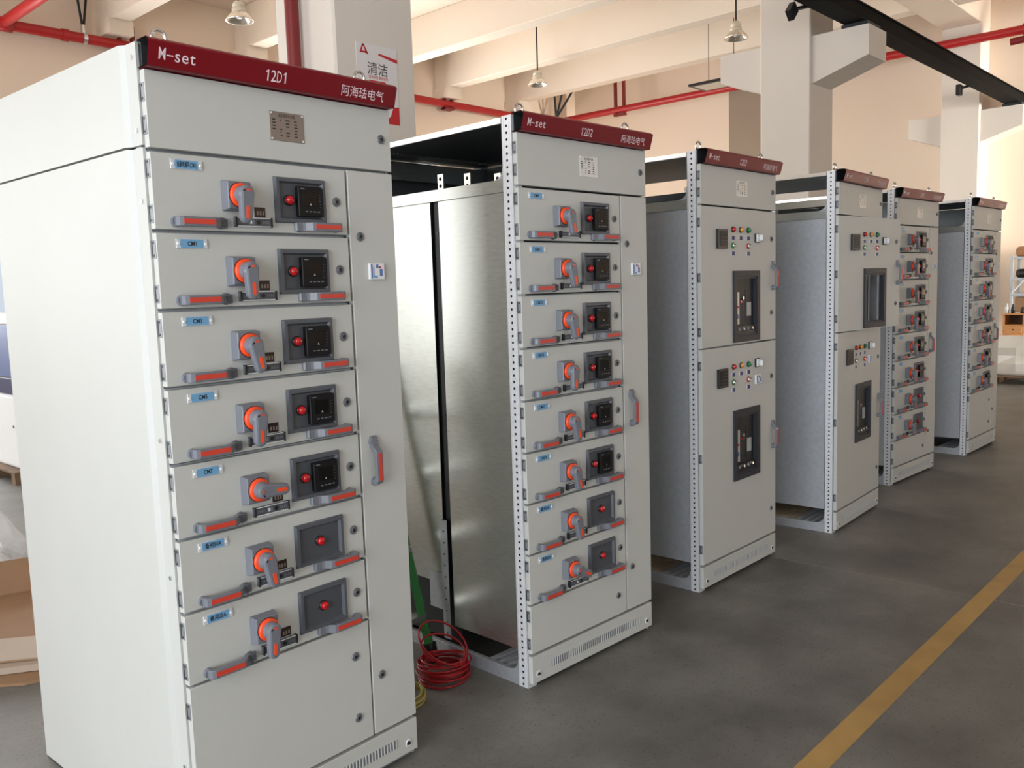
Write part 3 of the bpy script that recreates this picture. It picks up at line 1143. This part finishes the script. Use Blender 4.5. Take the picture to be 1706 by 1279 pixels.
c2 = cabinet((2.4169, 2.2180), -1.65, 'second cabinet from the camera, open side with shiny steel plates, header reading 12D2')
skeleton(c2, side_split=(.432, .486, .60, 1.0, .316))
drawer_cabinet(c2, '12D2', 8, ['CM9', 'CM11', 'CM13', 'CM15', 'CM17', 'CM19', '备用50A', '备用25A'], [1, 1, 1, 4, 1, 1, 1, 3], NP_B, 6)
for (y, z1) in ((.26, 2.03), (.44, 2.05), (.61, 2.065)):
    b = MB()
    b.box(.18, .186, y - .018, y + .018, 1.6, z1, TIN)
    for z in (z1 - .02, z1 - .05):
        b.cyl((.1785, y, z), (.1875, y, z), .008, VOID, seg=10)
    b.build('busbar', c2)
b = MB()
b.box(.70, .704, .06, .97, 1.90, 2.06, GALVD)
for k in range(40):
    b.box(.698, .7005, .10 + k * .021, .108 + k * .021, 1.91, 2.0, DARKM)
b.build('louvre_plate', c2)

# ------------------------------------------------------------------ cabinets 3 and 4: two tall breaker doors
def breaker_door(c, z0, z1, zm, zf0, zf1, zh0, zl, tilt=0.0, breaker=True, sticker=False):
    """door hinged on its left edge; instrument rows are measured down from zm, the lamp row"""
    fx0, fx1 = .312, .596
    b = MB()
    H = z1 - z0
    a0, a1 = zf0 - z0, zf1 - z0
    wx0, wx1, wz0, wz1 = fx0 + .03, fx1 - .03, a0 + .03, a1 - .03
    y0_, y1_ = DY, -.002
    b.box(.003, wx0, y0_, y1_, 0, H, PAINT, .0012)
    b.box(wx1, .797, y0_, y1_, 0, H, PAINT, .0012)
    b.box(wx0 - .0012, wx1 + .0012, y0_, y1_, 0, wz0, PAINT)
    b.box(wx0 - .0012, wx1 + .0012, y0_, y1_, wz1, H, PAINT)
    d_ = link('breaker_door', b.mesh('breaker_door'), c, (0, 0, z0), (0, 0, -tilt))
    for hz in (.08, H / 2, H - .08):
        sub('hinge', HINGE, d_, .002, hz, -.004)
    zz = zm - z0
    sub('power_meter', PMETER, d_, .147, zz - .098)
    for x, me in ((.316, L_RED), (.398, L_YEL), (.478, L_GRN)):
        sub('indicator_lamp', me, d_, x, zz)
        sub('tag_plate', TAGP, d_, x, zz - .042)
    for x, me in ((.316, B_GRN), (.478, B_RED)):
        sub('push_button', me, d_, x, zz - .081)
        sub('tag_plate', TAGP, d_, x, zz - .121)
    sub('selector_switch', SELECT, d_, .575, zz - (.038 if not sticker else .0))
    if sticker:
        sub('notice_holder', STICK, d_, .552, zz - .115)
    # window frame
    f = MB()
    for (u0, u1, v0, v1) in ((fx0, fx1, a0, a0 + .03), (fx0, fx1, a1 - .03, a1), (fx0, fx0 + .03, a0 + .03, a1 - .03), (fx1 - .03, fx1, a0 + .03, a1 - .03)):
        f.box(u0, u1, DY - .010, DY, v0, v1, PDARK3, .001)
    for (u0, u1, v0, v1) in ((wx0, wx1, wz0 - .001, wz0 + .012), (wx0, wx1, wz1 - .012, wz1 + .001), (wx0 - .001, wx0 + .01, wz0, wz1), (wx1 - .01, wx1 + .001, wz0, wz1)):
        f.box(u0, u1, DY - .006, -.004, v0, v1, PDARK3)
    f.build('breaker_window_frame', d_)
    if breaker:
        g = MB()
        g.box(wx0 + .01, wx1 - .01, -.012, .03, wz0 + .01, wz1 - .01, BREAK, .002)
        cx = (wx0 + wx1) / 2
        hgt = wz1 - wz0
        g.box(wx0 + .018, wx0 + .056, -.016, -.011, wz0 + hgt * .20, wz0 + hgt * .74, NPLATE2)
        g.box(wx0 + .022, wx0 + .050, -.017, -.012, wz0 + hgt * .47, wz0 + hgt * .51, POSTRED)
        g.cyl((wx0 + .036, -.015, wz0 + hgt * .33), (wx0 + .036, -.0175, wz0 + hgt * .33), .013, STICKB, seg=16)
        g.cyl((cx - .020, -.012, wz0 + hgt * .64), (cx - .020, -.022, wz0 + hgt * .64), .010, ZINC, seg=14)
        g.box(cx - .038, cx - .022, -.015, -.011, wz0 + hgt * .555, wz0 + hgt * .595, REDLENS)
        g.box(cx - .012, cx + .004, -.015, -.011, wz0 + hgt * .555, wz0 + hgt * .595, PDARK)
        g.box(cx + .016, cx + .026, -.014, -.011, wz0 + hgt * .25, wz0 + hgt * .78, BLACK)
        g.box(cx + .030, cx + .068, -.018, -.011, wz0 + hgt * .33, wz0 + hgt * .56, PGREY2)
        g.box(wx0 + .012, wx1 - .012, -.024, -.011, wz0 + .012, wz0 + hgt * .16, BLACK)
        for k in range(4):
            x = wx0 + .03 + k * .048
            g.cyl((x, -.022, wz0 + .035), (x, -.032, wz0 + .038), .008, ZINC if k % 2 else PGREY, seg=10)
        g.build('circuit_breaker', d_)
    sub('pull_handle', H_V, d_, .757, zh0 - z0, rot=(0, R(-90), 0))
    for z in zl:
        sub('cam_lock', LOCK, d_, .742, z - z0)
    return d_


PDARK3 = mat('slate_window_frame', srgb(46, 49, 56), 0.45, spec=0.3)
BREAK = mat('breaker_face', srgb(38, 40, 43), 0.45, spec=0.3)
PGREY2 = mat('breaker_lever_grey', srgb(170, 172, 172), 0.4)


def breaker_cabinet(c, num, npm, tilt):
    front_frame(c, [1.941, 1.239, .139])
    header(c, num)
    top_door(c, npm)
    breaker_door(c, 1.2425, 1.9365, 1.830, 1.251, 1.621, 1.520, (1.79, 1.392), tilt, breaker=(tilt == 0))
    breaker_door(c, .1447, 1.2355, 1.127, .520, .895, .638, (1.04, .289), sticker=True)
    base_panel(c)
    eyes(c)


c3 = cabinet((3.7649, 2.2542), .223, 'third cabinet, two plain breaker doors both shut, header reading 12D3')
skeleton(c3, far_closed=False, board=.9)
breaker_cabinet(c3, '12D3', NP_B, 0)
b = MB()
b.box(.25, .27, .10, .60, 2.0, 2.035, DARKM)
b.box(.25, .27, .20, .24, 1.7, 2.0, DARKM)
b.build('busbar', c3)
c4 = cabinet((5.1729, 2.1577), 2.705, 'fourth cabinet, with its upper breaker door standing slightly open')
skeleton(c4, far_closed=False, board=.62)
breaker_cabinet(c4, '12D4', NP_B, R(8.6))
b = MB()
b.box(.40, .42, .08, .94, 2.03, 2.075, LAMPW)
b.build('cross_rail', c4)
b = MB()
b.box(.45, .47, .08, .94, 1.90, 1.99, DARKM)
b.box(.45, .50, .35, .40, 1.75, 2.0, DARKM)
b.build('busbar', c4)
b = MB()
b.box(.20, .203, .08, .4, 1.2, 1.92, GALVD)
b.box(.44, .48, .10, .104, 1.2, 1.9, LAMPW)
for k in range(14):
    b.box(.385, .40, .10, .104, 1.25 + k * .045, 1.265 + k * .045, ZINC)
b.build('mounting_plate', c4)

c5 = cabinet((6.6374, 2.3294), -2.87, 'fifth cabinet, eight drawers, half hidden behind the open door')
skeleton(c5, far_closed=True)
drawer_cabinet(c5, '12D5', 8, [''] * 8, [1, 0, 1, 0, 1, 0, 1, 0], NP_B, 6)
c6 = cabinet((8.1255, 2.2189), -.883, 'farthest cabinet of the row, seven drawers, beside the storage rack')
skeleton(c6, far_closed=True)
drawer_cabinet(c6, '12D6', 7, [''] * 7, [1, 0, 1, 0, 1, 0, 1], NP_B, 7)

# ------------------------------------------------------------------ between the first two cabinets
b = MB()
rnd = random.Random(11)
pts = []
turns, n = 11, 32
for i in range(turns * n - n // 4 + 1):
    a = 2 * math.pi * i / n
    k = i / n
    rr = .098 + .010 * math.sin(k * 2.3) + .004 * math.sin(a * 2 + k)
    pts.append((rr * math.cos(a), rr * math.sin(a), .008 + .0072 * k + .004 * math.sin(a + k * 1.7)))
for i in range(2 * n + 1):
    a = 2 * math.pi * i / n
    rr = .098 if i < n else .090
    lift = (.058 if i < n else .030) * (1 - math.cos(a))
    th = a - math.pi / 2
    pts.append((rr * math.cos(th) + .006 * (1 - math.cos(a)), rr * math.sin(th) + .006 * (1 - math.cos(a)), .090 + lift))
b.tube(pts, .0042, CABLER, 6)
o = tag(b.build('cable_coil', None, (2.275, 2.55, 0)), 'coil of red cable lying on the floor between the first two cabinets', 'cable')
b = MB()
pts = []
for i in range(4 * 28):
    a = 2 * math.pi * i / 28
    rr = .085 + .012 * math.sin(i * .11)
    pts.append((rr * math.cos(a), rr * math.sin(a), .007 + .008 * i / 28 + .012 * (1 + math.sin(a))))
b.tube(pts, .0045, CABLEY, 6)
tag(b.build('cable_coil', None, (2.025, 2.52, 0)), 'small yellow cable coil beside the right side of the nearest cabinet', 'cable')

t = empty('step_ladder', (0, 0, 0))
tag(t, 'green ladder leg standing behind the red cable coil', 'ladder')
for k, x in enumerate((2.355, 1.985)):
    MB().cyl((x, 2.725, .06), (x, 3.08, 1.25), .024, GREEN, seg=4, smooth=False).build('rail', t)
    MB().cyl((x, 2.71, 0), (x, 2.728, .075), .030, BLACK, seg=6).build('rubber_foot', t)
for z in (.19, .47, .75, 1.03):
    y = 2.725 + .355 * (z - .06) / 1.19
    MB().box(1.985, 2.355, y - .03, y + .03, z - .012, z + .012, ZINC).build('step', t)

# ------------------------------------------------------------------ left background
def pallet(name, x0, x1, y0, y1, z0, h, label, grp):
    t_ = empty(name, ((x0 + x1) / 2, (y0 + y1) / 2, z0))
    tag(t_, label, 'pallet', grp)
    w_, d_ = (x1 - x0) / 2, (y1 - y0) / 2
    for k in range(5):
        u = -w_ + (2 * w_ - .1) * k / 4
        MB().box(u, u + .1, -d_, d_, h - .022, h, WOODD, .002).build('deck_board', t_)
    for k in range(3):
        v = -d_ + (2 * d_ - .09) * k / 2
        for j in range(3):
            u = -w_ + (2 * w_ - .12) * j / 2
            MB().box(u, u + .12, v, v + .09, .022, h - .022, WOODD).build('block', t_)
        MB().box(-w_, w_, v, v + .09, 0, .022, WOODD).build('skid', t_)
    return t_


pallet('wooden_pallet', 2.50, 3.50, 8.28, 9.38, 0, .11, 'dark wooden pallet under the white and blue cabinets at the left edge', 'wooden pallets')
t = empty('control_cabinet', (2.6, 8.35, .11))
tag(t, 'plain white metal cabinet on the dark pallet at the left edge', 'electrical cabinet')
MB().box(0, .80, 0, .95, 0, .66, WHITE, .004).build('body', t)
MB().box(-.018, 0, .02, .93, .02, .64, WHITE, .004).build('door', t)
sub('cam_lock', LOCK, t, -.02, .38, .10, (0, 0, R(-90)))
t = empty('control_cabinet', (2.6, 8.35, .77))
tag(t, 'blue fronted cabinet stacked on the white cabinet at the left edge', 'electrical cabinet')
MB().box(0, .80, 0, .95, 0, .73, STONE, .004).build('body', t)
MB().box(-.018, 0, .02, .93, .16, .62, NAVY, .004).build('door', t)
MB().box(-.020, 0, .02, .93, .01, .15, NAVYD, .004).build('lower_cover', t)
MB().box(-.012, .006, .01, .94, .63, .725, WHITE, .004).build('top_rail', t)


def film_heap(name, loc, rx, ry, h, m, label, seed):
    rr = random.Random(seed)
    bm = bmesh.new()
    bmesh.ops.create_icosphere(bm, subdivisions=4, radius=1.0)
    ph = [(rr.uniform(2, 9), rr.uniform(2, 9), rr.uniform(2, 9), rr.uniform(0, 6)) for _ in range(9)]
    for v in bm.verts:
        s = 1 + sum(.055 * math.sin(a * v.co.x + b_ * v.co.y + c_ * v.co.z + d_) for a, b_, c_, d_ in ph)
        z = v.co.z * s
        v.co = Vector((v.co.x * rx * s, v.co.y * ry * s, max(0.004, (z + .12) * h)))
    me = bpy.data.meshes.new(name)
    bm.to_mesh(me)
    bm.free()
    me.materials.append(m)
    return tag(link(name, me, None, loc), label, 'plastic sheet')


film_heap('plastic_bag', (1.55, 6.05, 0), .22, .72, .30, FILM, 'crumpled clear plastic bag on the floor behind the cardboard', 5)


def sheet(name, corners, th, m, label, parent=None):
    n = len(corners)
    v = [Vector(c) for c in corners] + [Vector(c) + Vector((0, 0, th)) for c in corners]
    b_ = MB()
    fs = b_.faces(v, [tuple(range(n))[::-1], tuple(range(n, 2 * n))] + [(i, (i + 1) % n, (i + 1) % n + n, i + n) for i in range(n)], m)
    bmesh.ops.recalc_face_normals(b_.bm, faces=fs)
    o_ = b_.build(name, parent)
    if label:
        tag(o_, label, 'cardboard', 'flattened cartons on the floor')
    return o_


sheet('cardboard_sheet', [(1.125, 3.86, 0), (1.32, 3.80, 0), (1.75, 4.95, 0), (.95, 5.05, 0), (.75, 4.2, 0)], .012, CARD,
      'lowest flattened cardboard sheet lying directly on the floor')
sheet('cardboard_sheet', [(.72, 4.25, .012), (1.36, 3.84, .016), (1.72, 4.95, .014), (.95, 5.1, .012)], .028, CARDL,
      'pale flattened cardboard sheet in the middle of the stack')
t = empty('cardboard_box', (1.25, 4.5, .045))
tag(t, 'open brown cardboard carton on top of the flattened sheets', 'cardboard', 'flattened cartons on the floor')
sheet('bottom', [(-.45, -.20, 0), (.08, -.60, 0), (.42, .42, 0), (-.22, .60, 0)], .008, CARD, None, t)
sheet('side_flap', [(-.45, -.20, .008), (.08, -.60, .008), (.10, -.56, .085), (-.43, -.16, .085)], .006, CARDL, None, t)
sheet('back_flap', [(-.22, .60, .008), (.42, .42, .008), (.44, .50, .16), (-.20, .68, .17)], .006, CARD, None, t)
sheet('end_flap', [(.08, -.60, .008), (.42, .42, .008), (.47, .40, .10), (.13, -.62, .08)], .006, CARD, None, t)

# ------------------------------------------------------------------ right background
pallet('wooden_pallet', 13.72, 14.62, 2.35, 3.45, 0, .12, 'wooden pallet under the plastic wrapped load by the far wall', 'wooden pallets')
rr = random.Random(21)
b = MB()
b.box(13.75, 14.55, 2.40, 3.42, .12, .69, WRAP, .06, 3)
bmesh.ops.subdivide_edges(b.bm, edges=b.bm.edges[:], cuts=3, use_grid_fill=True)
for v in b.bm.verts:
    s = .018 * math.sin(v.co.y * 17 + v.co.z * 6) + .014 * math.sin(v.co.z * 26 + v.co.y * 5)
    v.co.x += s if v.co.z < .60 else 0
    if v.co.z > .62:
        v.co.z = .69
o = tag(b.build('wrapped_load'), 'whitish plastic wrapped load on the pallet by the far wall', 'package')
t = empty('wooden_cabinet', (13.82, 3.06, .69))
tag(t, 'small light wooden cabinet with a drawer standing on the wrapped load', 'cabinet')
b = MB()
b.box(0, .34, 0, .02, 0, .30, WOOD)
b.box(0, .34, .25, .27, 0, .30, WOOD)
b.box(0, .34, .02, .25, .0, .02, WOOD)
b.box(-.006, .345, -.006, .276, .285, .305, WOOD, .002)
b.box(.32, .34, .02, .25, .02, .285, WOODD)
b.box(0, .32, .02, .25, .135, .150, WOOD)
b.build('body', t)
MB().box(-.008, .01, .022, .248, .022, .133, WOOD, .002).build('drawer', t)
MB().cyl((-.008, .135, .08), (-.024, .135, .08), .009, DARKM, seg=10).build('knob', t)
for (x, y, h, r, m, nm, lab, cat) in ((.06, .16, .13, .025, BLACK, 'black_tool', 'black upright tool on top of the small wooden cabinet', 'tool'),
                                      (.08, .04, .09, .03, DARKM, 'black_tool', 'black lump of tool at the right end on the small wooden cabinet', 'tool'),
                                      (.06, .235, .14, .028, CLEAR, 'clear_bottle', 'clear bottle at the left end of the small wooden cabinet', 'bottle')):
    b = MB()
    b.lathe([(0, 0), (r, 0), (r, h * .55), (r * .7, h * .7), (r * .45, h * .8), (r * .5, h), (0, h)], (0, 0, 0), (0, 0, 1), m, 14)
    tag(b.build(nm, None, (13.82 + x, 3.06 + y, .995)), lab, cat)

t = empty('storage_rack', (14.66, 2.9, 0))
tag(t, 'grey metal storage rack against the far wall behind the wooden cabinet', 'rack')
RX0, RX1, RY0, RY1 = 0.0, .44, -1.2, .55
for x in (RX0, RX1 - .035):
    for y in (RY0, RY1 - .035, RY1 - .50):
        MB().box(x, x + .035, y, y + .035, 0, 1.82, BLUESTEEL).build('upright', t)
for z in (.30, .98, 1.26, 1.49, 1.80):
    MB().box(RX0 - .004, RX1 + .004, RY0, RY1, z - .035, z, BLUESTEEL, .002).build('shelf', t)
b = MB()
b.cyl((.0, .50, 1.30), (.0, .10, 1.77), .012, BLUESTEEL, seg=6)
b.cyl((.0, .50, .35), (.0, .10, .93), .012, BLUESTEEL, seg=6)
b.build('brace', t)
b = MB()
b.box(14.68, 15.05, 2.62, 3.40, 1.80, 1.95, PACK, .05, 3)
tag(b.build('paper_package'), 'brown paper package lying on top of the storage rack', 'package')
b = MB()
b.box(14.70, 15.05, 3.0, 3.40, 1.49, 1.62, BLACK, .05, 3)
tag(b.build('black_bag'), 'black bag on the upper shelf of the storage rack', 'bag')
b = MB()
b.box(14.70, 15.0, 2.55, 2.96, 1.49, 1.66, YELBOX, .004)
tag(b.build('carton'), 'pale yellow carton beside the black bag on the rack', 'box')
for (y0, y1, z0, h, m, lab) in ((3.02, 3.39, .98, .22, CARD, 'brown carton at the left end of the lower rack shelf'),
                                (2.62, 2.99, .98, .19, CARD, 'second brown carton on the lower rack shelf'),
                                (2.75, 3.12, 1.26, .15, STONE, 'dull grey brown carton under the black bag on the rack')):
    b = MB().box(14.70, 15.02, y0, y1, z0, z0 + h, m, .004)
    tag(b.build('carton'), lab, 'box')
